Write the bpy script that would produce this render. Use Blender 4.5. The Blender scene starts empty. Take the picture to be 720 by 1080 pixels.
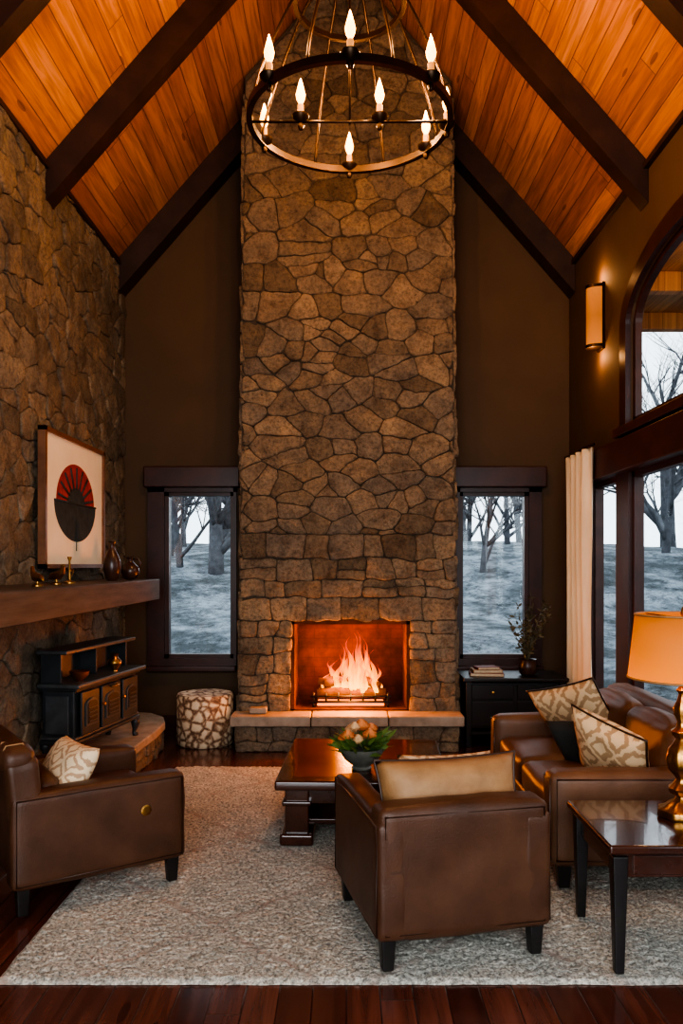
import bpy, bmesh, math, random
from mathutils import Vector, Matrix, kdtree, noise
R = random.Random(7)
sc = bpy.context.scene
COL = sc.collection
# ------------------------------------------------------------------ dims
WX = 2.156; YB = 7.8; YF = -1.6; EAVE = 4.47; SL = 1.14; RIDGE = EAVE + WX*SL
def gab(x): return RIDGE - abs(x)*SL
# ------------------------------------------------------------------ nodes
class NB:
    def __init__(s, name):
        s.m = bpy.data.materials.new(name); s.m.use_nodes = True
        s.nt = s.m.node_tree; s.p = s.nt.nodes['Principled BSDF']; s.out = s.nt.nodes['Material Output']
    def n(s, t, **kw):
        nd = s.nt.nodes.new(t)
        for k, v in kw.items(): setattr(nd, k, v)
        return nd
    def l(s, a, b): s.nt.links.new(a, b)
    def m_(s, op, a, b=None, c=None, clamp=False):
        nd = s.n('ShaderNodeMath', operation=op); nd.use_clamp = clamp
        for i, v in enumerate((a, b, c)):
            if v is None: continue
            if isinstance(v, (int, float)): nd.inputs[i].default_value = v
            else: s.l(v, nd.inputs[i])
        return nd.outputs[0]
    def obj(s, scale=(1, 1, 1), rot=(0, 0, 0), src='Object'):
        tc = s.n('ShaderNodeTexCoord'); mp = s.n('ShaderNodeMapping')
        mp.inputs['Scale'].default_value = scale; mp.inputs['Rotation'].default_value = rot
        s.l(tc.outputs[src], mp.inputs[0]); return mp.outputs[0]
    def noise(s, vec, scale=5, detail=4, rough=.55, dist=0):
        nd = s.n('ShaderNodeTexNoise'); s.l(vec, nd.inputs['Vector'])
        nd.inputs['Scale'].default_value = scale; nd.inputs['Detail'].default_value = detail
        nd.inputs['Roughness'].default_value = rough; nd.inputs['Distortion'].default_value = dist
        return nd.outputs['Fac']
    def ramp(s, fac, stops, interp='LINEAR'):
        nd = s.n('ShaderNodeValToRGB'); cr = nd.color_ramp; cr.interpolation = interp
        while len(cr.elements) < len(stops): cr.elements.new(.5)
        for e, (p, c) in zip(cr.elements, stops):
            e.position = p; e.color = (*c, 1) if len(c) == 3 else c
        s.l(fac, nd.inputs[0]); return nd.outputs[0]
    def mix(s, fac, a, b, mode='MIX'):
        nd = s.n('ShaderNodeMix', data_type='RGBA', blend_type=mode)
        if isinstance(fac, (int, float)): nd.inputs[0].default_value = fac
        else: s.l(fac, nd.inputs[0])
        for i, v in ((6, a), (7, b)):
            if isinstance(v, tuple): nd.inputs[i].default_value = (*v, 1)
            else: s.l(v, nd.inputs[i])
        return nd.outputs[2]
    def bump(s, h, strength=.5, dist=.01, prev=None):
        nd = s.n('ShaderNodeBump'); nd.inputs['Strength'].default_value = strength
        nd.inputs['Distance'].default_value = dist; s.l(h, nd.inputs['Height'])
        if prev is not None: s.l(prev, nd.inputs['Normal'])
        s.l(nd.outputs[0], s.p.inputs['Normal']); return nd.outputs[0]
    def col(s, c):
        if isinstance(c, tuple): s.p.inputs['Base Color'].default_value = (*c, 1)
        else: s.l(c, s.p.inputs['Base Color'])
    def set(s, **kw):
        for k, v in kw.items(): s.p.inputs[k.replace('_', ' ')].default_value = v

def PM(name, c1, c2=None, scale=8, rough=.5, metal=0, bump=0, bscale=60, stretch=(1, 1, 1), coat=0, emit=None, estr=0, spec=.5):
    b = NB(name); v = b.obj(stretch)
    c2 = c2 or tuple(x*.7 for x in c1)
    f = b.noise(v, scale, 5)
    b.col(b.ramp(f, [(.3, c2), (.7, c1)]))
    b.set(Roughness=rough, Metallic=metal)
    b.p.inputs['Coat Weight'].default_value = coat
    b.p.inputs['Specular IOR Level'].default_value = spec
    if bump: b.bump(b.noise(v, bscale, 4), bump, .005)
    if emit:
        b.p.inputs['Emission Color'].default_value = (*emit, 1); b.p.inputs['Emission Strength'].default_value = estr
    return b.m

def PLANK(name, w, L, ax, stops, rough, grain=.35, gap=.02, coat=0, gapdark=.25, bumpd=.004):
    b = NB(name); v = b.obj(); sp = b.n('ShaderNodeSeparateXYZ'); b.l(v, sp.inputs[0])
    u = sp.outputs[ax[0]]; t = sp.outputs[ax[1]]
    us = b.m_('DIVIDE', u, w); row = b.m_('FLOOR', us); fu = b.m_('FRACT', us)
    wn = b.n('ShaderNodeTexWhiteNoise', noise_dimensions='1D'); b.l(row, wn.inputs['W'])
    ts = b.m_('ADD', b.m_('DIVIDE', t, L), b.m_('MULTIPLY', wn.outputs[0], 7.3)); colm = b.m_('FLOOR', ts); ft = b.m_('FRACT', ts)
    w2 = b.n('ShaderNodeTexWhiteNoise', noise_dimensions='2D'); cb = b.n('ShaderNodeCombineXYZ')
    b.l(row, cb.inputs[0]); b.l(colm, cb.inputs[1]); b.l(cb.outputs[0], w2.inputs['Vector']); rnd = w2.outputs['Value']
    cg = b.n('ShaderNodeCombineXYZ'); b.l(b.m_('MULTIPLY', u, 26), cg.inputs[0]); b.l(b.m_('MULTIPLY', t, 1.6), cg.inputs[1]); b.l(b.m_('MULTIPLY', rnd, 37), cg.inputs[2])
    g = b.noise(cg.outputs[0], 1.0, 6, .6, .6)
    ck = b.n('ShaderNodeCombineXYZ'); b.l(b.m_('MULTIPLY', u, 9), ck.inputs[0]); b.l(b.m_('MULTIPLY', t, 2.2), ck.inputs[1]); b.l(b.m_('MULTIPLY', rnd, 17), ck.inputs[2])
    kn = b.n('ShaderNodeTexVoronoi'); b.l(ck.outputs[0], kn.inputs['Vector']); kn.inputs['Scale'].default_value = .55
    knot = b.m_('LESS_THAN', kn.outputs['Distance'], .09)
    fac = b.m_('ADD', b.m_('MULTIPLY', rnd, 1-grain), b.m_('MULTIPLY', g, grain*1.0))
    c = b.ramp(fac, stops)
    gd = b.ramp(g, [(.35, (.5, .5, .5)), (.6, (1, 1, 1))]); c = b.mix(.75, c, gd, 'MULTIPLY')
    c = b.mix(b.m_('MULTIPLY', knot, .6), c, tuple(x*.3 for x in stops[0][1]))
    e1 = b.m_('MINIMUM', fu, b.m_('SUBTRACT', 1, fu)); e1 = b.m_('MULTIPLY', e1, w)
    e2 = b.m_('MINIMUM', ft, b.m_('SUBTRACT', 1, ft)); e2 = b.m_('MULTIPLY', e2, L)
    e = b.m_('MINIMUM', e1, e2); em = b.m_('DIVIDE', e, gap*w, clamp=True)
    c = b.mix(em, tuple(x*gapdark for x in stops[0][1]), c); b.col(c)
    b.set(Roughness=rough); b.p.inputs['Coat Weight'].default_value = coat; b.p.inputs['Coat Roughness'].default_value = .12
    n1 = b.bump(em, .6, bumpd); b.bump(g, .25, .002, n1)
    return b.m

def STONE(name, stops):
    b = NB(name); g = b.n('ShaderNodeNewGeometry'); v = b.obj()
    r = g.outputs['Random Per Island']
    c = b.ramp(r, stops, 'LINEAR')
    f = b.noise(v, 6, 9, .7); f2 = b.noise(v, 38, 7, .75); f3 = b.noise(v, 2.2, 3)
    c = b.mix(.85, c, b.ramp(f, [(.32, (.42, .36, .32)), (.5, (.95, .92, .88)), (.68, (1.35, 1.25, 1.08))]), 'MULTIPLY')
    c = b.mix(.75, c, b.ramp(f2, [(.35, (.35, .35, .35)), (.55, (1.12, 1.12, 1.12))]), 'MULTIPLY')
    c = b.mix(.5, c, b.ramp(f3, [(.35, (.7, .7, .74)), (.65, (1.2, 1.12, 1.0))]), 'MULTIPLY')
    b.col(c); b.set(Roughness=.85)
    n1 = b.bump(f, 1.0, .06); b.bump(f2, .9, .014, n1)
    return b.m

ST_CH = STONE('stone_fireplace', [(0, (.16, .115, .075)), (.2, (.225, .168, .115)), (.45, (.275, .20, .135)), (.65, (.22, .178, .138)), (.85, (.30, .222, .15)), (1, (.34, .25, .165))])
ST_LW = STONE('stone_wall_grey', [(0, (.17, .138, .10)), (.35, (.23, .185, .138)), (.6, (.285, .225, .162)), (.85, (.235, .205, .165)), (1, (.33, .27, .20))])
MORT = PM('mortar', (.10, .070, .046), (.055, .038, .026), 20, .95, bump=.6, bscale=80)
MORT2 = PM('mortar_grey', (.11, .084, .058), (.06, .045, .032), 20, .95, bump=.6, bscale=80)
SLAB = PM('hearth_slab_stone', (.36, .28, .21), (.22, .165, .12), 9, .8, bump=.6, bscale=40)
WALLP = PM('wall_paint_brown', (.098, .056, .028), (.086, .048, .024), 3, .8, bump=.05, bscale=200)
CEIL = PLANK('ceiling_planks', .145, 2.6, ('X', 'Y'), [(.0, (.33, .115, .040)), (.4, (.45, .17, .058)), (.75, (.57, .235, .085)), (1, (.68, .31, .125))], .45, .35, .035)
FLOOR = PLANK('floor_boards', .125, 1.7, ('X', 'Y'), [(.0, (.055, .015, .010)), (.5, (.10, .030, .019)), (1, (.18, .06, .038))], .2, .4, .03, .4)
DARKW = PM('dark_timber', (.045, .02, .013), (.022, .010, .007), 5, .5, bump=.3, bscale=25)
FRAMEW = PM('window_wood', (.06, .018, .011), (.032, .010, .007), 6, .4, bump=.1)
TABLEW = PM('mahogany', (.06, .018, .010), (.03, .010, .006), 5, .2, stretch=(1, 6, 1), coat=.5)
BLACKW = PM('black_wood', (.016, .013, .012), (.009, .008, .008), 5, .35, bump=.1)
MANTW = PM('mantel_wood', (.10, .075, .064), (.04, .03, .026), 4, .6, stretch=(6, .6, 6), bump=.5, bscale=18)
LEATH = PM('brown_leather', (.098, .042, .022), (.056, .023, .012), 5, .40, bump=.35, bscale=150, spec=.35)
LEATHS = PM('sofa_leather', (.155, .075, .040), (.10, .046, .025), 5, .42, bump=.35, bscale=150, spec=.35)
PIPE = PM('leather_piping', (.05, .02, .011), None, 6, .45)
GOLDF = PM('tan_fabric', (.36, .195, .085), (.25, .13, .055), 12, .6, bump=.3, bscale=150)
DARKF = PM('charcoal_fabric', (.03, .032, .03), None, 12, .85, bump=.4, bscale=150)
CURT = PM('curtain_linen', (.80, .68, .50), (.68, .56, .40), 10, .85, bump=.2, bscale=200, stretch=(1, 1, .2))
IRON = PM('cast_iron', (.030, .034, .038), (.020, .023, .026), 10, .42, .0, bump=.2, bscale=90)
IRON2 = PM('cast_iron_worn', (.085, .092, .098), (.05, .053, .057), 10, .4, .2, bump=.2, bscale=90)
BRONZ = PM('aged_bronze', (.06, .035, .02), (.035, .02, .012), 10, .38, .85)
BRASS = PM('antique_brass', (.55, .29, .085), (.18, .085, .025), 14, .32, .95, bump=.3, bscale=60)
COPPER = PM('copper', (.6, .22, .1), (.35, .12, .05), 10, .3, .9)
VASEM = PM('vase_glaze', (.075, .034, .022), (.035, .016, .011), 9, .3)
BOWLM = PM('bowl_ceramic', (.18, .18, .15), (.09, .09, .08), 12, .4)
LEAF = PM('leaf_green', (.16, .24, .055), (.06, .12, .028), 12, .5)
DRYL = PM('dry_leaf', (.12, .10, .05), None, 12, .6)
ROSE = PM('peach_petals', (.85, .31, .10), (.65, .2, .07), 8, .55)
ROSE2 = PM('cream_petals', (.88, .54, .27), (.7, .4, .2), 8, .55)
WHITEP = PM('art_paper', (.80, .74, .60), (.74, .68, .54), 4, .8)
REDP = PM('art_red', (.36, .035, .022), (.20, .02, .015), 14, .8)
TEALP = PM('art_dark_teal', (.035, .05, .055), (.015, .022, .027), 18, .8)
LOGM = PM('charred_log', (.13, .055, .022), (.02, .01, .006), 9, .9, bump=.8, bscale=30, emit=(1, .2, .02), estr=.12)
BOOK1 = PM('book_cloth_red', (.16, .04, .025), None, 8, .7)
BOOK2 = PM('book_cloth_tan', (.28, .18, .09), None, 8, .7)
PAGES = PM('book_pages', (.5, .42, .3), None, 30, .9)
SNOWB = NB('snow_ground'); v = SNOWB.obj(); f = SNOWB.noise(v, .9, 9, .75); f2 = SNOWB.noise(v, 2.6, 12, .95)
cc = SNOWB.mix(1.0, SNOWB.ramp(f, [(.42, (.09, .11, .12)), (.5, (.25, .29, .32)), (.60, (.55, .60, .66))]), SNOWB.ramp(f2, [(.44, (.14, .16, .16)), (.50, (.9, .92, .95))]), 'MULTIPLY')
SNOWB.col(cc); SNOWB.set(Roughness=.9); SNOWB.bump(f2, 1.0, .2); SNOW = SNOWB.m
BARK = PM('tree_bark', (.11, .115, .13), (.045, .048, .055), 6, .9, bump=.5, bscale=15)  # lighter bluish tint puts outdoor haze into the bark colour
PORCH = PLANK('porch_boards', .15, 2.0, ('X', 'Y'), [(0, (.35, .14, .05)), (1, (.6, .3, .12))], .6)

b = NB('fire_brick'); br = b.n('ShaderNodeTexBrick')
tc = b.n('ShaderNodeTexCoord'); sp = b.n('ShaderNodeSeparateXYZ'); b.l(tc.outputs['Object'], sp.inputs[0])
cb = b.n('ShaderNodeCombineXYZ'); b.l(b.m_('ADD', sp.outputs[0], sp.outputs[1]), cb.inputs[0]); b.l(sp.outputs[2], cb.inputs[1]); b.l(cb.outputs[0], br.inputs['Vector'])
br.inputs['Scale'].default_value = 1; br.inputs['Brick Width'].default_value = .24; br.inputs['Row Height'].default_value = .09; br.inputs['Mortar Size'].default_value = .003
br.inputs['Color1'].default_value = (.125, .036, .016, 1); br.inputs['Color2'].default_value = (.105, .030, .014, 1); br.inputs['Mortar'].default_value = (.085, .026, .014, 1)
soot = b.ramp(b.noise(b.obj(), 3.0, 6, .6), [(.38, (.12, .12, .12)), (.62, (1, 1, 1))])
b.col(b.mix(.85, br.outputs['Color'], soot, 'MULTIPLY')); b.set(Roughness=.9); b.bump(br.outputs['Fac'], -.25, .003); BRICK = b.m
b = NB('window_glass'); gl = b.n('ShaderNodeBsdfGlossy'); gl.inputs['Roughness'].default_value = .02; tr = b.n('ShaderNodeBsdfTransparent'); mx = b.n('ShaderNodeMixShader'); mx.inputs[0].default_value = .05
b.l(tr.outputs[0], mx.inputs[1]); b.l(gl.outputs[0], mx.inputs[2]); b.l(mx.outputs[0], b.out.inputs[0]); GLASS = b.m
# rug
b = NB('rug_wool'); v = b.obj(); sp = b.n('ShaderNodeSeparateXYZ'); nz = b.noise(v, 2.5, 3); nb = b.noise(v, 60, 4, .75); nf = b.noise(v, 9, 5)
b.l(v, sp.inputs[0]); x = b.m_('ADD', sp.outputs[0], b.m_('MULTIPLY', b.m_('SUBTRACT', nz, .5), .16)); y = sp.outputs[1]
p1 = b.m_('ABSOLUTE', b.m_('SUBTRACT', b.m_('FRACT', b.m_('ADD', b.m_('MULTIPLY', x, .85), b.m_('MULTIPLY', y, .85))), .5))
p2 = b.m_('ABSOLUTE', b.m_('SUBTRACT', b.m_('FRACT', b.m_('SUBTRACT', b.m_('MULTIPLY', x, .85), b.m_('MULTIPLY', y, .85))), .5))
pp = b.m_('MINIMUM', p1, p2); ln = b.ramp(pp, [(0, (1, 1, 1)), (.012, (.8, .8, .8)), (.036, (0, 0, 0))])
pm_ = b.m_('MULTIPLY', ln, b.m_('MULTIPLY', b.ramp(nb, [(.40, (.05, .05, .05)), (.60, (1, 1, 1))]), b.ramp(nf, [(.42, (.2, .2, .2)), (.6, (1, 1, 1))])))
c = b.ramp(nb, [(.36, (.20, .19, .17)), (.5, (.52, .49, .43)), (.64, (.84, .79, .70))])
c = b.mix(.7, c, b.ramp(nf, [(.35, (.74, .79, .80)), (.65, (1.06, 1.05, 1.03))]), 'MULTIPLY')
c = b.mix(b.m_('MULTIPLY', pm_, .72, clamp=True), c, (.27, .12, .09)); b.col(c); b.set(Roughness=.95); b.bump(nb, 1.0, .02); RUGM = b.m
def PATT(name, base, ink, k, th=.16):
    b = NB(name); v = b.obj(); sp = b.n('ShaderNodeSeparateXYZ'); b.l(v, sp.inputs[0]); nz = b.noise(v, 22, 3)
    o = b.m_('MULTIPLY', b.m_('SUBTRACT', nz, .5), .5)
    s1 = b.m_('ABSOLUTE', b.m_('SUBTRACT', b.m_('FRACT', b.m_('ADD', b.m_('MULTIPLY', b.m_('ADD', sp.outputs[0], sp.outputs[1]), k), o)), .5))
    s2 = b.m_('ABSOLUTE', b.m_('SUBTRACT', b.m_('FRACT', b.m_('ADD', b.m_('MULTIPLY', b.m_('SUBTRACT', sp.outputs[0], sp.outputs[1]), k), o)), .5))
    d = b.m_('ABSOLUTE', b.m_('SUBTRACT', b.m_('MAXIMUM', s1, s2), .33))
    msk = b.ramp(d, [(th*.5, (1, 1, 1)), (th*.62, (0, 0, 0))])
    b.col(b.mix(b.m_('MULTIPLY', msk, .75), base, ink)); b.set(Roughness=.8); b.bump(b.noise(v, 200, 2), .3, .003); return b.m
IKAT = PATT('ikat_fabric', (.74, .54, .32), (.34, .19, .09), 5.5)
IKAT2 = PATT('ikat_fabric_fine', (.74, .57, .37), (.36, .19, .10), 7.5, .12)
b = NB('stump_pattern'); v = b.obj(); vo = b.n('ShaderNodeTexVoronoi', feature='DISTANCE_TO_EDGE'); b.l(v, vo.inputs['Vector']); vo.inputs['Scale'].default_value = 13
vm = b.m_('ADD', vo.outputs[0], b.m_('MULTIPLY', b.m_('SUBTRACT', b.noise(v, 30, 3), .5), .4))
b.col(b.ramp(vm, [(-.02, (.14, .07, .04)), (.1, (.36, .23, .14)), (.2, (.66, .52, .36))])); b.set(Roughness=.8); b.bump(vo.outputs[0], .5, .02); STUMP = b.m
def GLOW(name, base, emi, st, k=(1, .85, .45)):
    b = NB(name); b.col(base); b.set(Roughness=.8)
    v = b.obj(src='Generated'); sp = b.n('ShaderNodeSeparateXYZ'); b.l(v, sp.inputs[0])
    b.l(b.ramp(sp.outputs[2], [(0, tuple(e*k[0] for e in emi)), (.5, tuple(e*k[1] for e in emi)), (1, tuple(e*k[2] for e in emi))]), b.p.inputs['Emission Color'])
    b.p.inputs['Emission Strength'].default_value = st; return b.m
SHADE = GLOW('lamp_shade_fabric', (.30, .10, .02), (1, .24, .015), .62, (1.5, .85, .5))
SCONG = GLOW('sconce_glass', (.35, .15, .05), (1, .30, .05), .34, (1.3, .6, 1.1))
BULB = PM('candle_bulb_glow', (1, .6, .2), None, 3, .5, emit=(1, .42, .09), estr=6.5)
CANDLE = PM('candle_sleeve', (.5, .25, .08), None, 3, .6, emit=(1, .35, .07), estr=.7)
b = NB('flame'); v = b.obj(src='Generated'); sp = b.n('ShaderNodeSeparateXYZ'); b.l(v, sp.inputs[0]); z = sp.outputs[2]
nz = b.noise(b.obj((14, 14, 5)), 1, 3, .5, 1.0)
zz = b.m_('ADD', z, b.m_('MULTIPLY', b.m_('SUBTRACT', nz, .5), .9))
em = b.n('ShaderNodeEmission'); b.l(b.ramp(zz, [(0, (1, .46, .08)), (.35, (1, .30, .03)), (.7, (1, .12, .006)), (1, (.8, .04, .0))]), em.inputs[0])
b.l(b.m_('SUBTRACT', 3.6, b.m_('MULTIPLY', zz, 2.4)), em.inputs[1])
al = b.ramp(zz, [(.0, (.8,)*3), (.5, (.5,)*3), (.95, (.05,)*3)]); tr = b.n('ShaderNodeBsdfTransparent'); mx = b.n('ShaderNodeMixShader')
b.l(al, mx.inputs[0]); b.l(tr.outputs[0], mx.inputs[1]); b.l(em.outputs[0], mx.inputs[2]); b.l(mx.outputs[0], b.out.inputs[0]); FLAME = b.m
EMBER = PM('embers', (.3, .05, .01), (.05, .01, .005), 25, .9, emit=(1, .2, .02), estr=2.5)

# ------------------------------------------------------------------ geometry helpers
def empty(name, loc=(0, 0, 0), rz=0):
    e = bpy.data.objects.new(name, None); e.location = loc; e.rotation_euler = (0, 0, rz); e.empty_display_size = .1; COL.objects.link(e); return e
def mk(name, verts, faces, mat, parent=None, smooth=False, loc=(0, 0, 0), rot=(0, 0, 0)):
    me = bpy.data.meshes.new(name); me.from_pydata([tuple(v) for v in verts], [], faces); me.materials.append(mat)
    if smooth:
        for p in me.polygons: p.use_smooth = True
    me.update(); o = bpy.data.objects.new(name, me); COL.objects.link(o); o.location = loc; o.rotation_euler = rot
    if parent: o.parent = parent
    return o
def fixn(o):
    bm = bmesh.new(); bm.from_mesh(o.data); bmesh.ops.recalc_face_normals(bm, faces=bm.faces); bm.to_mesh(o.data); bm.free(); return o
def box(name, c, s, mat, parent=None, bev=0, seg=3, rot=(0, 0, 0), taper=None, sub=0):
    x, y, z = (k/2 for k in s); t = taper or 1
    vs = [(-x*t, -y*t, -z), (x*t, -y*t, -z), (x*t, y*t, -z), (-x*t, y*t, -z), (-x, -y, z), (x, -y, z), (x, y, z), (-x, y, z)]
    fs = [(0, 3, 2, 1), (4, 5, 6, 7), (0, 1, 5, 4), (1, 2, 6, 5), (2, 3, 7, 6), (3, 0, 4, 7)]
    o = mk(name, vs, fs, mat, parent, False, c, rot)
    if bev:
        bm = bmesh.new(); bm.from_mesh(o.data)
        bmesh.ops.bevel(bm, geom=bm.edges[:], offset=bev, segments=seg, affect='EDGES', profile=.5, clamp_overlap=True)
        for f in bm.faces: f.smooth = True
        bm.to_mesh(o.data); bm.free()
        m = o.modifiers.new('wn', 'WEIGHTED_NORMAL'); m.keep_sharp = True
    return o
def soft(name, c, s, mat, parent=None, bulge=.03, r=.05, rot=(0, 0, 0), n=10, seed=0, wr=.006):
    bm = bmesh.new(); bmesh.ops.create_cube(bm, size=2)
    bmesh.ops.subdivide_edges(bm, edges=bm.edges[:], cuts=n, use_grid_fill=True)
    h = Vector(s)/2
    for v in bm.verts:
        u = v.co.copy()
        p = Vector((u.x*h.x, u.y*h.y, u.z*h.z))
        inner = Vector([max(-(hh-r), min(hh-r, q)) for q, hh in zip(p, h)])
        d = p-inner
        if d.length > 1e-6: p = inner + d.normalized()*r
        bx = (1-u.y**2)*(1-u.z**2); by = (1-u.x**2)*(1-u.z**2); bz = (1-u.x**2)*(1-u.y**2)
        p.x += bulge*.4*u.x*bx; p.y += bulge*.4*u.y*by; p.z += bulge*u.z*bz
        nn = noise.noise(p*7+Vector((seed, 0, 0)))*wr+noise.noise(p*17+Vector((seed, 3, 0)))*wr*.3
        v.co = p + p.normalized()*nn
    me = bpy.data.meshes.new(name); bm.to_mesh(me); bm.free(); me.materials.append(mat)
    for p in me.polygons: p.use_smooth = True
    o = bpy.data.objects.new(name, me); COL.objects.link(o); o.location = c; o.rotation_euler = rot
    if parent: o.parent = parent
    return o
def lathe(name, prof, mat, loc=(0, 0, 0), parent=None, n=32, rot=(0, 0, 0), smooth=True, flute=0, nf=8, cap=True):
    vs, fs = [], []
    for r, z in prof:
        for i in range(n):
            a = 2*math.pi*i/n; rr = r*(1+flute*math.cos(nf*a)); vs.append((rr*math.cos(a), rr*math.sin(a), z))
    for j in range(len(prof)-1):
        for i in range(n): fs.append((j*n+i, j*n+(i+1) % n, (j+1)*n+(i+1) % n, (j+1)*n+i))
    if cap and prof[0][0] > 1e-4: fs.append(tuple(reversed(range(n))))
    if cap and prof[-1][0] > 1e-4: fs.append(tuple((len(prof)-1)*n+i for i in range(n)))
    o = mk(name, vs, fs, mat, parent, smooth, loc, rot)
    if smooth: 
        m = o.modifiers.new('es', 'EDGE_SPLIT'); m.split_angle = math.radians(50)
    return o
def tubegeo(pts, rads, n=8, closed=False):
    vs, fs = [], []; pts = [Vector(p) for p in pts]; N = len(pts)
    if isinstance(rads, (int, float)): rads = [rads]*N
    up = None
    for i, p in enumerate(pts):
        if closed: t = pts[(i+1) % N]-pts[i-1]
        else: t = pts[min(i+1, N-1)]-pts[max(i-1, 0)]
        t = t.normalized() if t.length > 1e-9 else Vector((0, 0, 1))
        if up is None:
            up = Vector((0, 0, 1)) if abs(t.z) < .9 else Vector((1, 0, 0))
        a = up-t*up.dot(t)
        if a.length < 1e-4: a = t.orthogonal()
        a.normalize(); up = a; bb = t.cross(a)
        for k in range(n):
            q = 2*math.pi*k/n; vs.append(p+(a*math.cos(q)+bb*math.sin(q))*rads[i])
    for j in range(N if closed else N-1):
        j2 = (j+1) % N
        for k in range(n): fs.append((j*n+k, j*n+(k+1) % n, j2*n+(k+1) % n, j2*n+k))
    if not closed:
        fs.append(tuple(reversed(range(n)))); fs.append(tuple((N-1)*n+k for k in range(n)))
    return vs, fs
def tube(name, pts, rads, mat, parent=None, n=8, closed=False, loc=(0, 0, 0), rot=(0, 0, 0)):
    v, f = tubegeo(pts, rads, n, closed); return mk(name, v, f, mat, parent, True, loc, rot)
class Acc:
    def __init__(s): s.v = []; s.f = []
    def add(s, v, f):
        o = len(s.v); s.v += [tuple(q) for q in v]; s.f += [tuple(i+o for i in q) for q in f]
    def box(s, a, b_):
        x0, y0, z0 = a; x1, y1, z1 = b_
        s.add([(x0, y0, z0), (x1, y0, z0), (x1, y1, z0), (x0, y1, z0), (x0, y0, z1), (x1, y0, z1), (x1, y1, z1), (x0, y1, z1)],
              [(0, 3, 2, 1), (4, 5, 6, 7), (0, 1, 5, 4), (1, 2, 6, 5), (2, 3, 7, 6), (3, 0, 4, 7)])
    def prism(s, poly, d0, d1, ax='y'):
        n = len(poly); mp = (lambda u, v, d: (u, d, v)) if ax == 'y' else ((lambda u, v, d: (d, u, v)) if ax == 'x' else (lambda u, v, d: (u, v, d)))
        vs = [mp(u, v, d0) for u, v in poly]+[mp(u, v, d1) for u, v in poly]
        fs = [tuple(range(n)), tuple(reversed(range(n, 2*n)))]+[(i, n+i, n+(i+1) % n, (i+1) % n) for i in range(n)]
        s.add(vs, fs)
    def obj(s, name, mat, parent=None, smooth=False, **kw):
        return fixn(mk(name, s.v, s.f, mat, parent, smooth, **kw))
def pillow(name, w, h, t, mat, loc, rot, parent, pipe=None, n=18):
    vs, fs = [], []
    def pt(u, v, sgn):
        x = u*(1-.07*(1-v*v))*w/2; y = v*(1-.07*(1-u*u))*h/2
        k = max(0, (1-u**4))*max(0, (1-v**4)); z = sgn*t/2*(k**.55)
        z += .012*noise.noise(Vector((u*2.5+loc[0]*3, v*2.5+sgn, loc[1])))*k
        return (x, y, z)
    for sgn in (1, -1):
        for i in range(n+1):
            for j in range(n+1): vs.append(pt(2*i/n-1, 2*j/n-1, sgn))
    o = (n+1)**2
    for i in range(n):
        for j in range(n):
            a = i*(n+1)+j; fs.append((a, a+n+1, a+n+2, a+1)); fs.append((o+a, o+a+1, o+a+n+2, o+a+n+1))
    e = mk(name, vs, fs, mat, parent, True, loc, rot)
    bm = bmesh.new(); bm.from_mesh(e.data); bmesh.ops.remove_doubles(bm, verts=bm.verts, dist=.0005); bm.to_mesh(e.data); bm.free()
    if pipe:
        ring = [pt(2*i/n-1, -1, 1) for i in range(n)]+[pt(1, 2*i/n-1, 1) for i in range(n)]+[pt(1-2*i/n, 1, 1) for i in range(n)]+[pt(-1, 1-2*i/n, 1) for i in range(n)]
        p = tube(name+'_piping', [(q[0]*1.005, q[1]*1.005, 0) for q in ring], .006, pipe, parent, 6, True, loc, rot)
    return e
# ---- stones
def clip(poly, nx, ny, d):
    out = []; n = len(poly)
    for i in range(n):
        a = poly[i]; b_ = poly[(i+1) % n]; da = a[0]*nx+a[1]*ny-d; db = b_[0]*nx+b_[1]*ny-d
        if da <= 0: out.append(a)
        if (da < 0 < db) or (db < 0 < da):
            t = da/(da-db); out.append((a[0]+(b_[0]-a[0])*t, a[1]+(b_[1]-a[1])*t))
    return out
def cells(u0, u1, v0, v1, cw, ch, rng, clips=(), drop=.15, jit=.75, extra=0, asp=1.0):
    S = []; nr = int((v1-v0)/ch)+4; nc = int((u1-u0)/cw)+4
    for r in range(nr):
        for c in range(nc):
            if rng.random() < drop: continue
            for _ in range(2 if rng.random() < extra else 1):
                S.append((u0+(c-1.5+.5*(r % 2)+(rng.random()-.5)*jit)*cw, v0+(r-1.5+(rng.random()-.5)*jit)*ch))
    kd = kdtree.KDTree(len(S)); A2 = asp*asp
    for i, p in enumerate(S): kd.insert((p[0], p[1]*asp, 0), i)
    kd.balance(); out = []
    for i, p in enumerate(S):
        poly = [(u0, v0), (u1, v0), (u1, v1), (u0, v1)]
        for co, j, dist in kd.find_n((p[0], p[1]*asp, 0), 30):
            if j == i: continue
            q = S[j]; nx = q[0]-p[0]; ny = (q[1]-p[1])*A2; d = (q[0]**2-p[0]**2+A2*(q[1]**2-p[1]**2))/2
            poly = clip(poly, nx, ny, d)
            if len(poly) < 3: break
        for nx, ny, d in clips:
            if len(poly) >= 3: poly = clip(poly, nx, ny, d)
        if len(poly) >= 3: out.append(poly)
    return out
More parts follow.
